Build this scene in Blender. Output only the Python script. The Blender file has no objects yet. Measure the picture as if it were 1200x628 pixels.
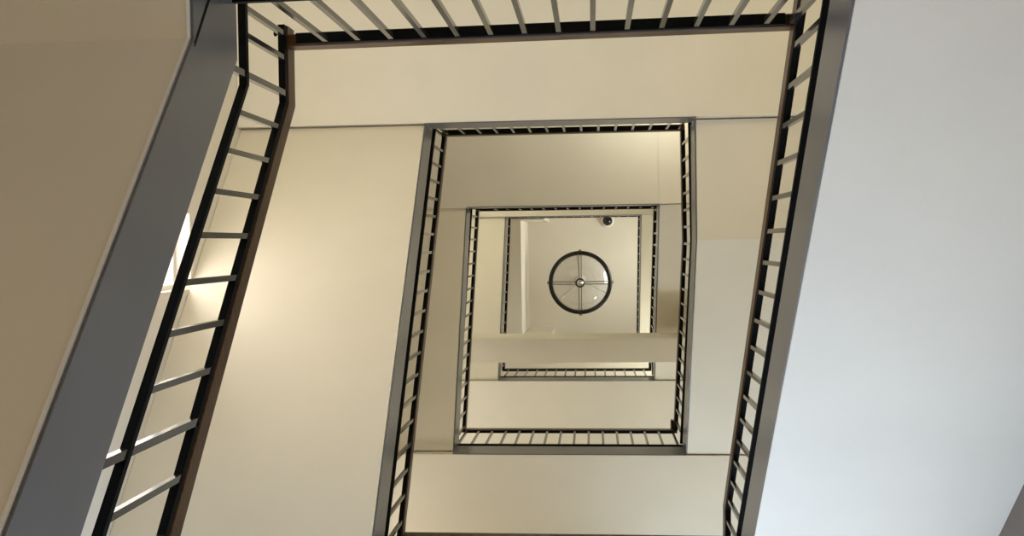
import bpy, bmesh, math, random
from mathutils import Matrix, Vector
random.seed(4)
S = bpy.context.scene
COL = S.collection

# ------------------------------------------------------------------ materials
def mat(name, color, rough=0.6, metal=0.0, spec=0.5, nscale=0.0, namt=0.0, bump=0.0, bscale=60.0, stretch=None, coat=0.0):
    m = bpy.data.materials.new(name); m.use_nodes = True
    nt = m.node_tree; b = nt.nodes['Principled BSDF']
    b.inputs['Base Color'].default_value = (*color, 1)
    b.inputs['Roughness'].default_value = rough
    b.inputs['Metallic'].default_value = metal
    b.inputs['Specular IOR Level'].default_value = spec
    b.inputs['Coat Weight'].default_value = coat
    b.inputs['Coat Roughness'].default_value = 0.12
    tc = nt.nodes.new('ShaderNodeTexCoord')
    src = tc.outputs['Object']
    if stretch:
        mp = nt.nodes.new('ShaderNodeMapping'); mp.inputs['Scale'].default_value = stretch
        nt.links.new(src, mp.inputs['Vector']); src = mp.outputs['Vector']
    if namt:
        n = nt.nodes.new('ShaderNodeTexNoise'); n.inputs['Scale'].default_value = nscale
        n.inputs['Detail'].default_value = 6
        nt.links.new(src, n.inputs['Vector'])
        r = nt.nodes.new('ShaderNodeMapRange')
        r.inputs['From Min'].default_value = 0.3; r.inputs['From Max'].default_value = 0.7
        r.inputs['To Min'].default_value = 1 - namt; r.inputs['To Max'].default_value = 1 + namt
        nt.links.new(n.outputs['Fac'], r.inputs['Value'])
        x = nt.nodes.new('ShaderNodeVectorMath'); x.operation = 'SCALE'
        x.inputs[0].default_value = color
        nt.links.new(r.outputs['Result'], x.inputs['Scale'])
        nt.links.new(x.outputs['Vector'], b.inputs['Base Color'])
    if bump:
        n = nt.nodes.new('ShaderNodeTexNoise'); n.inputs['Scale'].default_value = bscale
        nt.links.new(src, n.inputs['Vector'])
        bp = nt.nodes.new('ShaderNodeBump'); bp.inputs['Strength'].default_value = bump
        bp.inputs['Distance'].default_value = 0.004
        nt.links.new(n.outputs['Fac'], bp.inputs['Height'])
        nt.links.new(bp.outputs['Normal'], b.inputs['Normal'])
    return m

def glass(name, tint=(0.96, 0.98, 0.98), refl=0.06, milk=0.0):
    m = bpy.data.materials.new(name); m.use_nodes = True
    nt = m.node_tree; nt.nodes.clear()
    out = nt.nodes.new('ShaderNodeOutputMaterial')
    t = nt.nodes.new('ShaderNodeBsdfTransparent'); t.inputs['Color'].default_value = (*tint, 1)
    g = nt.nodes.new('ShaderNodeBsdfGlossy'); g.inputs['Roughness'].default_value = 0.04
    mx = nt.nodes.new('ShaderNodeMixShader'); mx.inputs['Fac'].default_value = refl
    nt.links.new(t.outputs[0], mx.inputs[1]); nt.links.new(g.outputs[0], mx.inputs[2])
    last = mx
    if milk:
        d = nt.nodes.new('ShaderNodeBsdfDiffuse'); d.inputs['Color'].default_value = (0.86, 0.84, 0.80, 1)
        m2 = nt.nodes.new('ShaderNodeMixShader'); m2.inputs['Fac'].default_value = milk
        nt.links.new(mx.outputs[0], m2.inputs[1]); nt.links.new(d.outputs[0], m2.inputs[2]); last = m2
    nt.links.new(last.outputs[0], out.inputs['Surface'])
    return m

PLASTER = mat('cream_plaster', (0.74, 0.69, 0.59), 0.75, spec=0.25, nscale=2.0, namt=0.025, bump=0.12, bscale=90)
WALLM = mat('cream_wall_paint', (0.74, 0.69, 0.60), 0.7, spec=0.3, nscale=2.0, namt=0.02, bump=0.1, bscale=80)
STEEL = mat('slate_grey_steel', (0.116, 0.115, 0.120), 0.28, spec=0.5, nscale=3.0, namt=0.06, bump=0.05, bscale=40)
BLACK = mat('black_painted_steel', (0.003, 0.003, 0.003), 0.6, spec=0.08, nscale=8, namt=0.1)
BARS = mat('dark_grey_bar_paint', (0.040, 0.036, 0.029), 0.15, spec=0.6, nscale=8, namt=0.08)
WOOD = mat('dark_varnished_wood', (0.055, 0.022, 0.006), 0.30, spec=0.16, nscale=5, namt=0.55, stretch=(2, 2, 14))
WOODX = WOOD
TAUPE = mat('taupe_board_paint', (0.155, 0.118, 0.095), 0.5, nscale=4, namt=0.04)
FLOORM = mat('pale_stone_floor', (0.62, 0.56, 0.47), 0.45, nscale=1.5, namt=0.06)
TREAD = mat('grey_tread_stone', (0.36, 0.34, 0.31), 0.6, nscale=12, namt=0.1)
FRAME = mat('white_window_paint', (0.80, 0.79, 0.76), 0.45, nscale=4, namt=0.02)
BRONZE = mat('dark_bronze', (0.016, 0.014, 0.012), 0.28, metal=0.3, nscale=10, namt=0.2)
CHROME = mat('brushed_nickel', (0.62, 0.60, 0.56), 0.22, metal=1.0, nscale=10, namt=0.04)
WHITEP = mat('white_plastic', (0.82, 0.80, 0.75), 0.4, nscale=5, namt=0.02)
DOME = mat('smoked_black_plastic', (0.008, 0.008, 0.009), 0.10, spec=0.6, nscale=5, namt=0.05)
PANE = glass('window_glass')
BOWL = glass('bowl_glass', (0.90, 0.89, 0.87), 0.09, 0.22)

# ------------------------------------------------------------------ helpers
def link(name, bm, m, parent=None, smooth=False):
    bmesh.ops.recalc_face_normals(bm, faces=bm.faces)
    me = bpy.data.meshes.new(name); bm.to_mesh(me); bm.free()
    for mm in (m if isinstance(m, (list, tuple)) else [m]): me.materials.append(mm)
    if smooth:
        for p in me.polygons: p.use_smooth = True
    o = bpy.data.objects.new(name, me); COL.objects.link(o)
    if parent: o.parent = parent; o.matrix_parent_inverse = Matrix.Translation(-parent.location)
    return o

def thing(name, label, cat, loc=(0, 0, 0), group=None):
    o = bpy.data.objects.new(name, None); COL.objects.link(o); o.location = loc
    o.empty_display_size = 0.2
    o['label'] = label; o['category'] = cat
    if group: o['group'] = group
    return o

def box(bm, x0, x1, y0, y1, z0, z1):
    v = [bm.verts.new((x, y, z)) for x in (x0, x1) for y in (y0, y1) for z in (z0, z1)]
    for f in ((0, 1, 3, 2), (4, 6, 7, 5), (0, 4, 5, 1), (2, 3, 7, 6), (0, 2, 6, 4), (1, 5, 7, 3)):
        bm.faces.new([v[i] for i in f])

def boxes(*args):
    bm = bmesh.new()
    for a in args: box(bm, *a)
    return bm

def struct(name, bm, m, parent=None):
    o = link(name, bm, m, parent)
    if not parent: o['kind'] = 'structure'
    return o

def sweep(path, out, prof, closed_ends=True):
    """profile (o, dz) swept along a 3-D path; o is measured along the horizontal vector out, dz vertically"""
    bm = bmesh.new()
    rings = []
    for p in path:
        rings.append([bm.verts.new((p[0] + out[0] * o, p[1] + out[1] * o, p[2] + dz)) for o, dz in prof])
    n = len(prof)
    for a, b in zip(rings, rings[1:]):
        for i in range(n):
            j = (i + 1) % n
            bm.faces.new((a[i], a[j], b[j], b[i]))
    if closed_ends:
        bm.faces.new(rings[0]); bm.faces.new(list(reversed(rings[-1])))
    return bm

def rect(o0, o1, z0, z1, ch=0.0):
    if ch:
        return [(o0 + ch, z0), (o1 - ch, z0), (o1, z0 + ch), (o1, z1 - ch), (o1 - ch, z1), (o0 + ch, z1), (o0, z1 - ch), (o0, z0 + ch)]
    return [(o0, z0), (o1, z0), (o1, z1), (o0, z1)]

def along(path, d):
    """point at plan distance d along the path"""
    for a, b in zip(path, path[1:]):
        L = math.hypot(b[0] - a[0], b[1] - a[1])
        if d <= L or b is path[-1]:
            t = d / L
            return tuple(a[i] + (b[i] - a[i]) * t for i in range(3))
        d -= L

def plan_len(path):
    return sum(math.hypot(b[0] - a[0], b[1] - a[1]) for a, b in zip(path, path[1:]))

OUT = {'left': (-1, 0), 'right': (1, 0), 'back': (0, -1), 'front': (0, 1)}

def lathe_x(x0, x1, y, z, r, seg=12):
    bm = bmesh.new()
    rings = [[bm.verts.new((x, y + q * r * math.cos(2 * math.pi * k / seg), z + q * r * math.sin(2 * math.pi * k / seg))) for k in range(seg)]
             for x, q in ((x0, 0.7), (x0 + 0.2 * (x1 - x0), 1.0), (x0 + 0.5 * (x1 - x0), 1.0), (x0 + 0.5 * (x1 - x0), 0.55), (x1, 0.55))]
    for a, b in zip(rings, rings[1:]):
        for k in range(seg): bm.faces.new((a[k], a[(k + 1) % seg], b[(k + 1) % seg], b[k]))
    bm.faces.new(rings[0]); bm.faces.new(list(reversed(rings[-1])))
    return bm

# railing section, measured from the inner top edge of the wooden handrail
WIDTH = {'left': 0.036, 'right': 0.038, 'back': 0.052, 'front': 0.032}
BO = 0.030
def railing(label, side, path, dists, posts=(), z_bot=-0.70, post_drop=-0.80, corner=0.036, inset=0.0):
    out = OUT[side]; wo = WIDTH[side]
    t = thing('stair_railing', label, 'railing', path[0][:2] + (path[0][2] - 1.1,), 'stair railings round the open well')
    ux = Vector((path[1][0] - path[0][0], path[1][1] - path[0][1], 0)).normalized()
    def stretch(p, e):
        q0, q1 = Vector(p[0]), Vector(p[-1])
        d0 = (q0 - Vector(p[1])).normalized() if len(p) > 1 else ux
        return [tuple(q0 - ux * e)] + list(p[1:-1]) + [tuple(q1 + ux * e)]
    cross = side in ('back', 'front')      # the landing pieces cover the corners
    link('handrail', sweep(stretch(path, corner) if cross else path, out, rect(0.0, wo, -0.10, 0.0, 0.006)), WOOD, t)
    link('top_rail', sweep(stretch(path, -inset) if inset else path, out, rect(0.004, wo - 0.003, -0.127, -0.10)), BLACK, t)
    link('bottom_rail', sweep(stretch(path, 0.03) if cross else path, out, rect(0.0, BO, z_bot, z_bot + 0.026)), BLACK, t)
    for d in dists:
        p = along(path, d)
        isp = any(abs(d - q) < 1e-6 for q in posts)
        zt, zb = p[2] - 0.115, p[2] + (post_drop if isp else z_bot + 0.012)
        w = 0.0125 if isp else 0.0105
        cx, cy = p[0] + out[0] * 0.0165, p[1] + out[1] * 0.0165
        bm = boxes((cx - w, cx + w, cy - w, cy + w, zb, zt))
        link('post' if isp else 'baluster', bm, BARS, t)
    return t

def stringer(name, path, side, parent, height=0.325, lift=0.006, flange=0.05):
    """steel channel: upright web facing the well and a lower flange turned outward"""
    if flange: prof = [(0, lift), (flange, lift), (flange, lift + 0.012), (0.008, lift + 0.012), (0.008, height), (0, height)]
    else: prof = [(0, lift), (0.008, lift), (0.008, height), (0, height)]
    return link(name, sweep(path, OUT[side], prof), STEEL, parent)

def flight(label, side, low, xwall, slab_lift=0.0, plaster_in=0.012, flange=0.0):
    """low: path of the stringer foot.  The plastered soffit runs out to the wall; steps on top."""
    t = thing('stair_flight', label, 'stairs', low[0], 'stair flights round the open well')
    o = OUT[side][0]
    stringer('stringer', low, side, t, flange=flange, lift=0.006 if flange else min(0.0, slab_lift))
    bm = bmesh.new()
    bot = [(p[0] + o * plaster_in, p[1], p[2] + slab_lift) for p in low]
    # stepped top, built from the lowest end upward
    pts = low if low[0][2] <= low[-1][2] else list(reversed(low))
    top = []
    for a, b in zip(pts, pts[1:]):
        dz, dy = b[2] - a[2], b[1] - a[1]
        if abs(dz) < 0.02:
            top += [(a[1], a[2] + 0.29), (b[1], b[2] + 0.29)]
        else:
            n = max(1, round(dz / 0.172))
            for i in range(n):
                y0 = a[1] + dy * i / n; y1 = a[1] + dy * (i + 1) / n
                z = a[2] + dz * (i + 0.55) / n + 0.16
                top += [(y0, z), (y1, z)]
    if pts is not low: pass
    poly = [(p[1], p[2]) for p in (bot if pts is low else list(reversed(bot)))]
    full = poly + list(reversed(top))
    x0s = bot[0][0]
    va, vb = [], []
    ya, yb = low[0][1], low[-1][1]
    for y, z in full:
        s = (y - ya) / (yb - ya) if yb != ya else 0
        xin = low[0][0] + (low[-1][0] - low[0][0]) * min(1, max(0, s)) + o * plaster_in
        va.append(bm.verts.new((xin, y, z))); vb.append(bm.verts.new((xwall, y, z)))
    bm.faces.new(va); bm.faces.new(list(reversed(vb)))
    for i in range(len(va)):
        j = (i + 1) % len(va)
        bm.faces.new((va[i], va[j], vb[j], vb[i]))
    link('slab', bm, PLASTER, t)
    return t

XWL, XWR, YWB, YWF = -2.80, 1.98, -2.30, 3.20   # faces of the stair walls
def landing(label, side, x0, x1, y, z, slab=0.30, edge=0.009):
    """side: 'back' (towards the top of the picture) or 'front'.  Steel fascia between the two stringers."""
    t = thing('landing', label, 'landing', ((x0 + x1) / 2, y, z), 'landings round the open well')
    s = OUT[side][1]
    ye = y + s * edge
    a, b = (YWB, ye) if side == 'back' else (ye, YWF)
    a, b = (a + 0.003, b) if side == 'back' else (a, b - 0.003)
    link('slab', boxes((XWL + 0.003, XWR - 0.003, a, b, z, z + slab)), PLASTER, t)
    stringer('fascia', [(x0, y, z), (x1, y, z)], side, t, 0.325, 0.0, 0.0)
    return t

# ------------------------------------------------------------------ levels
ZT1, ZB1, ZT2, ZB2, ZT3, ZB3, ZT4, ZB4 = 3.00, 5.041, 7.421, 8.546, 10.422, 12.835, 14.70, 16.50
H = 1.237
FLOOR, CEIL = -1.45, 18.60

# landings
landing('first cream landing across the top edge of the view', 'back', -1.251, 0.790, -0.93, ZT1)
landing('cream landing slab below the bottom railing of the second turn', 'front', -1.25, 0.775, 1.895, ZB1)
landing('wide cream landing with grey steel fascia above the topmost near railing', 'back', -1.300, 0.803, -0.943, ZT2)
landing('cream landing with steel fascia along the bottom of the square inner opening', 'front', -1.287, 0.810, 1.897, ZB2)
landing('large beige landing soffit behind the middle opening with a thin dark edge', 'back', -1.372, 0.725, -0.400, ZT3)
# the soffit right of the opening hangs a little lower
t3 = bpy.data.objects['landing.004']
link('soffit_step', boxes((0.722, XWR - 0.003, YWB + 0.003, -0.409, ZT3 - 0.012, ZT3 - 0.001)), PLASTER, t3)
landing('small cream landing below the short railing under the pale beam', 'front', -1.293, 0.808, 1.853, ZB3)
landing('narrow upper landing strip just above the round lamp', 'back', -1.330, 0.747, -0.407, ZT4)
landing('uppermost landing hidden mostly behind the pale beam', 'front', -1.30, 0.78, 1.87, ZB4)

landing('low half landing under the foot of the nearest left flight', 'front', -1.251, -1.10, 1.89, 0.925)

# flights  (low path of the stringer, from the foot upward)
WL, WR = XWL + 0.003, XWR - 0.003
f1 = flight('lowest left stair flight with brown shaded soffit and broad grey stringer', 'left',
       [(-1.251, 1.885, 0.925), (-1.251, -0.665, ZT1), (-1.251, -0.898, ZT1)], WL, -0.045, 0.019)
link('edge_bead', sweep([(-1.251, 1.885, 0.925), (-1.251, -0.665, ZT1), (-1.251, -0.898, ZT1)], (-1, 0), rect(0.0115, 0.0205, -0.054, -0.03)), FRAME, f1)
# dark joint where the sloping channel meets the level one
bm = bmesh.new()
jv = [bm.verts.new((x, y, z)) for x in (-1.2495, -1.256) for y, z in ((-0.655, 2.958), (-0.637, 2.958), (-0.862, 3.120), (-0.884, 3.120))]
for f in ((0, 1, 2, 3), (7, 6, 5, 4), (0, 4, 5, 1), (1, 5, 6, 2), (2, 6, 7, 3), (3, 7, 4, 0)): bm.faces.new([jv[i] for i in f])
link('joint', bm, BLACK, f1)
f2 = flight('nearest right stair flight with large pale blue soffit', 'right',
       [(0.792, -0.898, ZT1 - 0.16), (0.795, 1.715, ZB1), (0.785, 1.893, ZB1)], WR, -0.006, 0.010, 0.010)
# painted board running along the wall under the outer edge of the same flight
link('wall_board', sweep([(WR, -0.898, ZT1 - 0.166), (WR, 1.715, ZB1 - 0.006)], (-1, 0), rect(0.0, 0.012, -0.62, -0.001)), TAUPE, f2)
flight('second left stair flight with bright cream soffit behind the brown handrail', 'left',
       [(-1.243, 1.893, ZB1 + 0.02), (-1.300, -0.941, ZT2 + 0.07)], WL)
flight('second right stair flight with flat start and pale soffit', 'right',
       [(0.803, -0.941, ZT2 + 0.13), (0.806, -0.009, ZT2 + 0.13), (0.810, 1.895, ZB2 + 0.02)], WR)
flight('third left stair flight with narrow shaded soffit beside the inner opening', 'left',
       [(-1.287, 1.895, ZB2 + 0.11), (-1.372, -0.398, ZT3 + 0.04)], WL)
flight('third right stair flight with grey soffit beside the round lamp', 'right',
       [(0.725, -0.398, ZT3 + 0.08), (0.808, 1.851, ZB3 + 0.04)], WR)
flight('fourth left stair flight with narrow cream soffit left of the lamp', 'left',
       [(-1.293, 1.851, ZB3 + 0.08), (-1.330, -0.405, ZT4 + 0.06)], WL)
flight('topmost right stair flight with thin cream soffit right of the lamp', 'right',
       [(0.747, -0.405, ZT4 + 0.06), (0.78, 1.868, ZB4 + 0.03)], WR)

# railings (inner top edge of the wooden handrail)
def series(a, p, n): return [a + p * i for i in range(n)]
L1 = [(-1.295, -0.948, 4.136), (-1.295, -0.615, 4.136), (-1.295, 1.905, 2.045)]
n1 = [0.036, 0.140] + series(0.292, 0.1535, 17)
l1 = railing('nearest left railing with large dark balusters and brown handrail', 'left', L1, n1, (n1[2], n1[10], n1[18]), -0.60)
T1 = [(-1.292, -0.860, 4.136), (0.838, -0.878, 4.136)]
railing('near railing along the top edge with light bars against cream', 'back', T1, series(0.173, 0.1414, 14) + [2.118], (), -0.85, corner=0.0, inset=0.042)
R1 = [(0.838, -1.020, 4.020), (0.838, -0.880, 4.136), (0.828, 1.723, 6.277), (0.826, 1.92, 6.277)]
r1 = railing('nearest right railing beside the pale blue soffit', 'right', R1, [0.075] + series(0.214, 0.1528, 18) + [2.91], (), -0.62)
B1 = [(-1.271, 1.922, 6.277), (0.824, 1.922, 6.277)]
railing('railing at the bottom edge showing a dark red handrail strip', 'front', B1, series(0.014, 0.1378, 16), (), -0.80)
L2 = [(-1.271, 1.922, 6.277), (-1.302, -0.975, ZT2 + H)]
railing('second left railing with brown handrail from bottom edge to upper corner', 'left', L2, series(0.082, 0.148, 20), (), -0.66)
T2 = [(-1.302, -0.978, ZT2 + H), (0.789, -0.978, ZT2 + H)]
railing('second railing across the top under the grey steel fascia', 'back', T2, [0.02] + series(0.174, 0.149, 13) + [2.073], (), -0.80)
R2 = [(0.789, -0.978, ZT2 + H), (0.799, 0.0, ZT2 + H), (0.800, 1.90, ZB2 + H)]
railing('second right railing with a slight bend beside the round lamp opening', 'right', R2, series(0.128, 0.1455, 6) + series(1.0, 0.1363, 14), (), -0.76)
B2 = [(-1.317, 1.903, ZB2 + H), (0.796, 1.903, ZB2 + H)]
b2 = railing('bottom railing of the inner opening with slanting bars', 'front', B2, [0.014] + series(0.142, 0.1398, 14) + [2.099], (), -0.80)
L3 = [(-1.317, 1.903, ZB2 + H), (-1.372, -0.397, ZT3 + H)]
railing('third left railing of the inner opening beside the pale beam end', 'left', L3, series(0.031, 0.1375, 17), (), -0.72)
T3 = [(-1.372, -0.397, ZT3 + H), (0.739, -0.392, ZT3 + H)]
railing('thin third railing across the top seen almost edge on', 'back', T3, [0.02] + series(0.24, 0.1415, 14), (), -0.76)
R3 = [(0.739, -0.392, ZT3 + H), (0.801, 1.848, ZB3 + H)]
railing('third right railing immediately right of the lamp', 'right', R3, series(0.016, 0.1385, 16), (), -0.76)
B3 = [(-1.307, 1.848, ZB3 + H), (0.801, 1.848, ZB3 + H)]
railing('small railing below the pale beam', 'front', B3, series(0.064, 0.1404, 15), (), -0.86)
L4 = [(-1.307, 1.848, ZB3 + H), (-1.349, -0.412, ZT4 + H)]
railing('fourth left railing near the white lit wall edge', 'left', L4, series(0.068, 0.147, 15), (), -0.76)
T4 = [(-1.349, -0.412, ZT4 + H), (0.757, -0.412, ZT4 + H)]
railing('topmost railing line just above the black dome camera', 'back', T4, series(0.02, 0.1475, 15), (), -0.80)
R4 = [(0.757, -0.412, ZT4 + H), (0.79, 1.87, ZB4 + H)]
railing('innermost right railing next to the lamp ceiling', 'right', R4, series(0.05, 0.1405, 16), (), -0.78)
# small bolts on the outer side of the handrail corners
link('bolt', lathe_x(-1.343, -1.325, -0.909, 4.005, 0.013), BLACK, l1)
link('bolt', lathe_x(0.866, 0.895, -0.985, 3.93, 0.016), BLACK, r1)
# short upturned return at the right end of the inner opening's bottom handrail
zr = ZB2 + H
bm = boxes((0.772, 0.800, 1.80, 1.902, zr - 0.07, zr + 0.0))
bmesh.ops.bevel(bm, geom=[e for e in bm.edges if e.verts[0].co.y < 1.81 and e.verts[1].co.y < 1.81], offset=0.012, segments=3, affect='EDGES')
link('rail_return', bm, WOOD, b2)

# concrete beam crossing the well
o = link('concrete_beam', boxes((WL, WR, 1.143, 1.425, 11.354, 12.05)), PLASTER)
o['label'] = 'pale grey beam crossing the opening below the round lamp'; o['category'] = 'beam'

# ------------------------------------------------------------------ room shell
def wall_x(name, x0, x1, holes, z0=FLOOR, z1=CEIL):
    """wall in the y-z plane; holes (y0, y1, z0, z1) must not share heights"""
    bm = bmesh.new(); z = z0
    for (a, b, c, d) in sorted(holes, key=lambda h: h[2]):
        if c > z: box(bm, x0, x1, YWB, YWF, z, c)
        box(bm, x0, x1, YWB, a, c, d); box(bm, x0, x1, b, YWF, c, d); z = d
    box(bm, x0, x1, YWB, YWF, z, z1)
    return struct(name, bm, WALLM)

def wall_y(name, y0, y1, holes, z0=FLOOR, z1=CEIL):
    bm = bmesh.new(); z = z0
    X0, X1 = XWL - 0.25, XWR + 0.25
    for (a, b, c, d) in sorted(holes, key=lambda h: h[2]):
        if c > z: box(bm, X0, X1, y0, y1, z, c)
        box(bm, X0, a, y0, y1, c, d); box(bm, b, X1, y0, y1, c, d); z = d
    box(bm, X0, X1, y0, y1, z, z1)
    return struct(name, bm, WALLM)

WIN = 0
def area(name, loc, rot, sx, sy, power, color):
    l = bpy.data.lights.new(name, 'AREA'); l.shape = 'RECTANGLE'; l.size = sx; l.size_y = sy
    l.energy = power; l.color = color
    o = bpy.data.objects.new(name, l); COL.objects.link(o); o.location = loc; o.rotation_euler = rot
    return o

def window(axis, face, depth, a0, a1, z0, z1, light, mull=1):
    """frame, bars and pane in a wall opening; daylight comes from just outside it"""
    global WIN; WIN += 1
    r = bpy.data.objects.new('window_%d' % WIN, None); COL.objects.link(r); r['kind'] = 'structure'
    sgn = 1 if depth > 0 else -1
    q0, q1 = face + depth * 0.45, face + depth * 0.75
    lo, hi = min(q0, q1), max(q0, q1)
    def bx(bm, s0, s1, z_0, z_1, l=lo, h=hi):
        if axis == 'x': box(bm, l, h, s0, s1, z_0, z_1)
        else: box(bm, s0, s1, l, h, z_0, z_1)
    bm = bmesh.new(); w = 0.035
    bx(bm, a0, a0 + w, z0, z1); bx(bm, a1 - w, a1, z0, z1); bx(bm, a0 + w, a1 - w, z0, z0 + w); bx(bm, a0 + w, a1 - w, z1 - w, z1)
    for i in range(1, mull + 1):
        c = a0 + (a1 - a0) * i / (mull + 1); bx(bm, c - 0.02, c + 0.02, z0 + w, z1 - w)
    link('window_frame', bm, FRAME, r)
    bm = bmesh.new(); m = (lo + hi) / 2
    bx(bm, a0 + w, a1 - w, z0 + w, z1 - w, m - 0.004, m + 0.004)
    link('window_pane', bm, PANE, r)
    c = (a0 + a1) / 2; zc = (z0 + z1) / 2; d = face + depth * 1.25
    sx, sy = a1 - a0, z1 - z0
    if axis == 'x':
        loc = (d, c, zc); rot = (math.pi / 2, 0, -math.pi / 2 * sgn * -1)
        rot = (math.pi / 2, 0, math.pi / 2) if sgn > 0 else (math.pi / 2, 0, -math.pi / 2)
    else:
        loc = (c, d, zc); rot = (math.pi / 2, 0, math.pi) if sgn < 0 else (math.pi / 2, 0, 0)
    if axis == 'y': rot = (-math.pi / 2, 0, 0) if sgn > 0 else (math.pi / 2, 0, 0)
    if axis == 'x': rot = (0, math.pi / 2, 0) if sgn > 0 else (0, -math.pi / 2, 0)
    if axis == 'x': sx, sy = sy, sx
    power, color = watts(light)
    if power: area('window_daylight', loc, rot, sx, sy, power, color)

# red, green and blue watts of every window and added fill light
#LIGHTS_BEGIN
LIGHTS = [(28.27, 24.18, 21.51),
          (101.69, 97.87, 88.62),
          (102.41, 125.73, 172.42),
          (28.55, 35.44, 42.24),
          (14.72, 15.09, 15.24),
          (10.56, 6.75, 1.47),
          (28.04, 27.69, 28.92),
          (24.53, 21.74, 14.61),
          (18.38, 16.61, 9.8),
          (25.24, 24.73, 23.14),
          (1.0, 0.0, 0.0),
          (0.0, 0.0, 0.0),
          (30.51, 30.29, 25.55),
          (39.82, 41.12, 41.43),
          (12.35, 14.4, 15.41),
          (53.39, 53.18, 44.31),
          (4.78, 6.7, 5.81),
          (4.38, 4.88, 6.73),
          (50.22, 53.66, 49.86),
          (0.0, 0.0, 0.0),
          (0.0, 0.0, 0.0)]
WORLD = (0.34, 0.39, 0.45)
#LIGHTS_END
def watts(rgb):
    p = max(rgb)
    return (p, tuple(c / p for c in rgb)) if p > 1e-6 else (0, (1, 1, 1))
TH = 0.25
lh = [(-0.24, 0.29, 4.55, 6.47)]
rh = [(-0.3, 1.0, 16.1, 17.6)]
fh = [(-2.2, 1.5, 1.75, 4.75), (0.40, 1.65, 6.2, 8.1), (0.40, 1.65, 10.3, 12.3)]
bh = []
wall_x('wall_left', XWL - TH, XWL, lh)
wall_x('wall_right', XWR, XWR + TH, rh)
wall_y('wall_front', YWF, YWF + TH, fh)
wall_y('wall_back', YWB - TH, YWB, bh)
struct('floor', boxes((XWL - TH, XWR + TH, YWB - TH, YWF + TH, FLOOR - 0.2, FLOOR)), FLOORM)
struct('ceiling', boxes((XWL - TH, XWR + TH, YWB - TH, YWF + TH, CEIL, CEIL + 0.25)), PLASTER)
# upper storey walls standing round the left end of the opening
struct('wall_upper_left', boxes((XWL, -1.240, -0.40, 1.63, 16.62, CEIL)), WALLM)
struct('wall_upper_back', boxes((XWL, -0.83, -1.2, -0.405, 16.62, CEIL)), WALLM)
struct('wall_upper_front', boxes((XWL, -0.75, 1.64, 1.88, 16.85, CEIL)), WALLM)

window('x', XWL, -TH, -0.24, 0.29, 4.55, 6.47, LIGHTS[0], 0)
window('x', XWR, TH, -0.3, 1.0, 16.1, 17.6, LIGHTS[1], 1)
window('y', YWF, TH, -2.2, 1.5, 1.75, 4.75, LIGHTS[2], 3)
window('y', YWF, TH, 0.40, 1.65, 6.2, 8.1, LIGHTS[3], 1)
window('y', YWF, TH, 0.40, 1.65, 10.3, 12.3, LIGHTS[4], 1)

# ------------------------------------------------------------------ lamp
def lathe(prof, seg=64, cx=0, cy=0, cz=0, closed=False):
    bm = bmesh.new(); rings = []
    for r, z in prof:
        if r < 1e-5: rings.append([bm.verts.new((cx, cy, cz + z))])
        else: rings.append([bm.verts.new((cx + r * math.cos(2 * math.pi * i / seg), cy + r * math.sin(2 * math.pi * i / seg), cz + z)) for i in range(seg)])
    pairs = list(zip(rings, rings[1:])) + ([(rings[-1], rings[0])] if closed else [])
    for a, b in pairs:
        if len(a) == 1 and len(b) == 1: continue
        for i in range(seg):
            j = (i + 1) % seg
            if len(a) == 1: bm.faces.new((a[0], b[j], b[i]))
            elif len(b) == 1: bm.faces.new((a[i], a[j], b[0]))
            else: bm.faces.new((a[i], a[j], b[j], b[i]))
    return bm

LX, LY, LZ = -0.227, 0.734, 17.60
lamp = thing('bowl_pendant_lamp', 'round glass bowl lamp with black ring hanging from the ceiling', 'lamp', (LX, LY, LZ))
Ro, Ri = 0.582, 0.502
link('ring', lathe([(Ri, -0.03), (Ri + 0.02, -0.05), (Ro - 0.02, -0.05), (Ro, -0.03), (Ro, 0.05), (Ro - 0.015, 0.065), (Ri + 0.015, 0.065), (Ri, 0.05)], 96, LX, LY, LZ, True), BRONZE, lamp, True)
pr = []
for i in range(13):
    a = math.pi / 2 * i / 12
    pr.append((0.53 * math.sin(a), -0.17 * math.cos(a)))
pr2 = [(r * 0.985, z + 0.012) for r, z in reversed(pr)]
link('bowl', lathe(pr + pr2, 72, LX, LY, LZ), BOWL, lamp, True)
def tube(bm, pts, r, seg=8):
    rings = []
    for i, p in enumerate(pts):
        p = Vector(p)
        d = (Vector(pts[min(i + 1, len(pts) - 1)]) - Vector(pts[max(i - 1, 0)])).normalized()
        u = d.orthogonal().normalized()
        if rings and abs(u.dot(pu)) < 0.99: u = (pu - d * pu.dot(d)).normalized()
        pu = u; w = d.cross(u)
        rings.append([bm.verts.new(p + (u * math.cos(2 * math.pi * k / seg) + w * math.sin(2 * math.pi * k / seg)) * r) for k in range(seg)])
    for a, b in zip(rings, rings[1:]):
        for k in range(seg): bm.faces.new((a[k], a[(k + 1) % seg], b[(k + 1) % seg], b[k]))
    bm.faces.new(rings[0]); bm.faces.new(list(reversed(rings[-1])))
for k in range(4):
    a = math.pi / 2 * k; c, s = math.cos(a), math.sin(a)
    bm = bmesh.new()
    for off in (-0.023, 0.023):
        pts = []
        for i in range(11):
            t = i / 10; r = 0.05 + (Ro + 0.02 - 0.05) * t
            z = -0.185 * math.sqrt(max(0, 1 - (min(r, 0.53) / 0.56) ** 2)) - 0.012
            if r > 0.53: z = -0.062
            pts.append((LX + c * r - s * off, LY + s * r + c * off, LZ + z))
        tube(bm, pts, 0.006)
    link('strap', bm, BRONZE, lamp, True)
    bm = bmesh.new()
    bmesh.ops.create_uvsphere(bm, u_segments=12, v_segments=8, radius=0.014, matrix=Matrix.Translation((LX + c * (Ro + 0.015), LY + s * (Ro + 0.015), LZ)))
    link('knob', bm, BRONZE, lamp, True)
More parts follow.
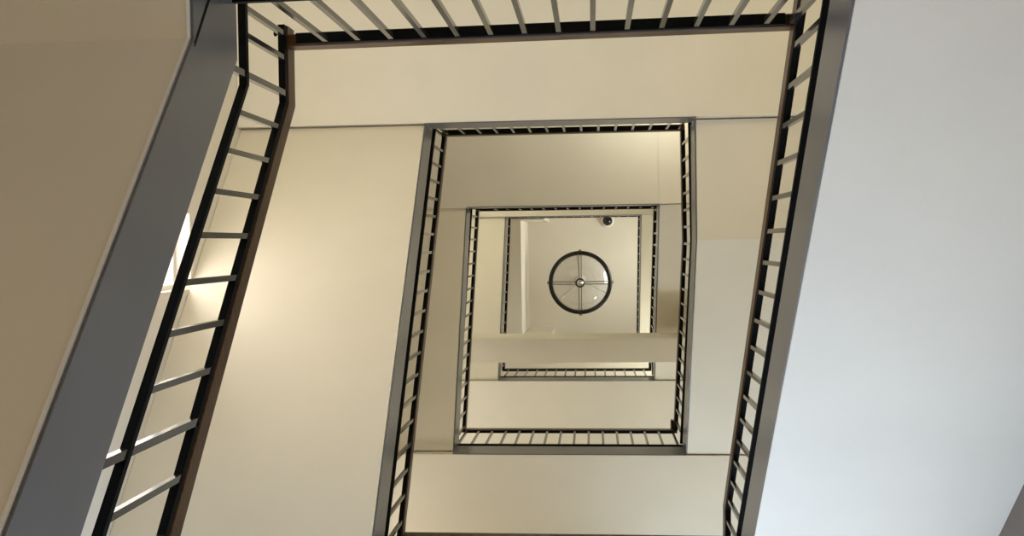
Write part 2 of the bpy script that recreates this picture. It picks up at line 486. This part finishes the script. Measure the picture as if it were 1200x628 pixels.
link('finial', lathe([(0, -0.285), (0.022, -0.275), (0.034, -0.25), (0.022, -0.225), (0.05, -0.215), (0.066, -0.20), (0.06, -0.18), (0, -0.175)], 32, LX, LY, LZ), CHROME, lamp, True)
link('collar', lathe([(0.035, -0.21), (0.085, -0.205), (0.085, -0.188), (0.035, -0.184)], 32, LX, LY, LZ, True), BRONZE, lamp, True)
bm = bmesh.new()
for k in range(3):
    a = 2 * math.pi * k / 3 + 0.4
    tube(bm, [(LX + Ro * 0.95 * math.cos(a), LY + Ro * 0.95 * math.sin(a), LZ + 0.05), (LX + 0.04 * math.cos(a), LY + 0.04 * math.sin(a), CEIL - 0.06)], 0.006)
link('hanger', bm, BRONZE, lamp, True)
link('canopy', lathe([(0, -0.07), (0.07, -0.065), (0.10, -0.03), (0.105, 0.0), (0, 0.0)], 40, LX, LY, CEIL), WHITEP, lamp, True)

# dome camera on the ceiling
CX, CY = 0.300, -0.412
cam = thing('dome_camera', 'small black dome camera in a white ring near the top landing', 'camera', (CX, CY, CEIL))
link('mounting_ring', lathe([(0, 0.0), (0.125, 0.0), (0.125, -0.02), (0.115, -0.045), (0.095, -0.05), (0, -0.05)], 40, CX, CY, CEIL), WHITEP, cam, True)
link('dome', lathe([(0.094, -0.05), (0.09, -0.08), (0.075, -0.11), (0.045, -0.133), (0, -0.142)], 40, CX, CY, CEIL), DOME, cam, True)

# ------------------------------------------------------------------ light
w = bpy.data.worlds.new('sky'); S.world = w; w.use_nodes = True
bg = w.node_tree.nodes['Background']; bg.inputs['Color'].default_value = (*WORLD, 1); bg.inputs['Strength'].default_value = 1.0

FILLS = [(-0.3, -1.4, -0.6), (0.6, 2.3, -0.3)]  # unseen point lights added to brighten lobby and landing soffits, without fittings
for zl, y in ((ZT1, -1.75), (ZB1, 2.60), (ZT2, -1.75), (ZB2, 2.60), (ZT3, -1.60), (ZB3, 2.60), (ZT4, -1.60)):
    FILLS += [(-2.45, y, zl + 2.3), (0.75 if zl == ZT2 else 1.45, y, zl + 2.3)]
for rgb, loc in zip(LIGHTS[5:], FILLS):
    p, c = watts(rgb)
    if not p: continue
    l = bpy.data.lights.new('fill_light', 'POINT'); l.energy = p; l.color = c; l.shadow_soft_size = 0.12
    o = bpy.data.objects.new('fill_light', l); COL.objects.link(o); o.location = loc

# ------------------------------------------------------------------ camera
cd = bpy.data.cameras.new('camera'); co = bpy.data.objects.new('camera', cd); COL.objects.link(co)
cd.sensor_fit = 'HORIZONTAL'; cd.sensor_width = 36.0; cd.lens = 36.0 * 1120 / 1200
cd.clip_start = 0.02; cd.clip_end = 200
right = Vector((0.9964076217848568, 0.013494331480289189, 0.08360475026543625))
down = Vector((-0.011298481119787014, 0.999580109651051, -0.02668236710599029))
fwd = Vector((-0.08392970614408049, 0.025641907259271738, 0.9961417052903042))
co.matrix_world = Matrix(((right.x, -down.x, -fwd.x, 0), (right.y, -down.y, -fwd.y, 0), (right.z, -down.z, -fwd.z, 0), (0, 0, 0, 1)))
S.camera = co

vs = S.view_settings
vs.view_transform = 'Standard'; vs.look = 'None'; vs.exposure = 0.0; vs.gamma = 1.0; vs.use_curve_mapping = False
S.cycles.max_bounces = 12; S.cycles.diffuse_bounces = 8; S.cycles.glossy_bounces = 4; S.cycles.transparent_max_bounces = 12
S.cycles.sample_clamp_indirect = 6.0
S.cycles.use_denoising = True
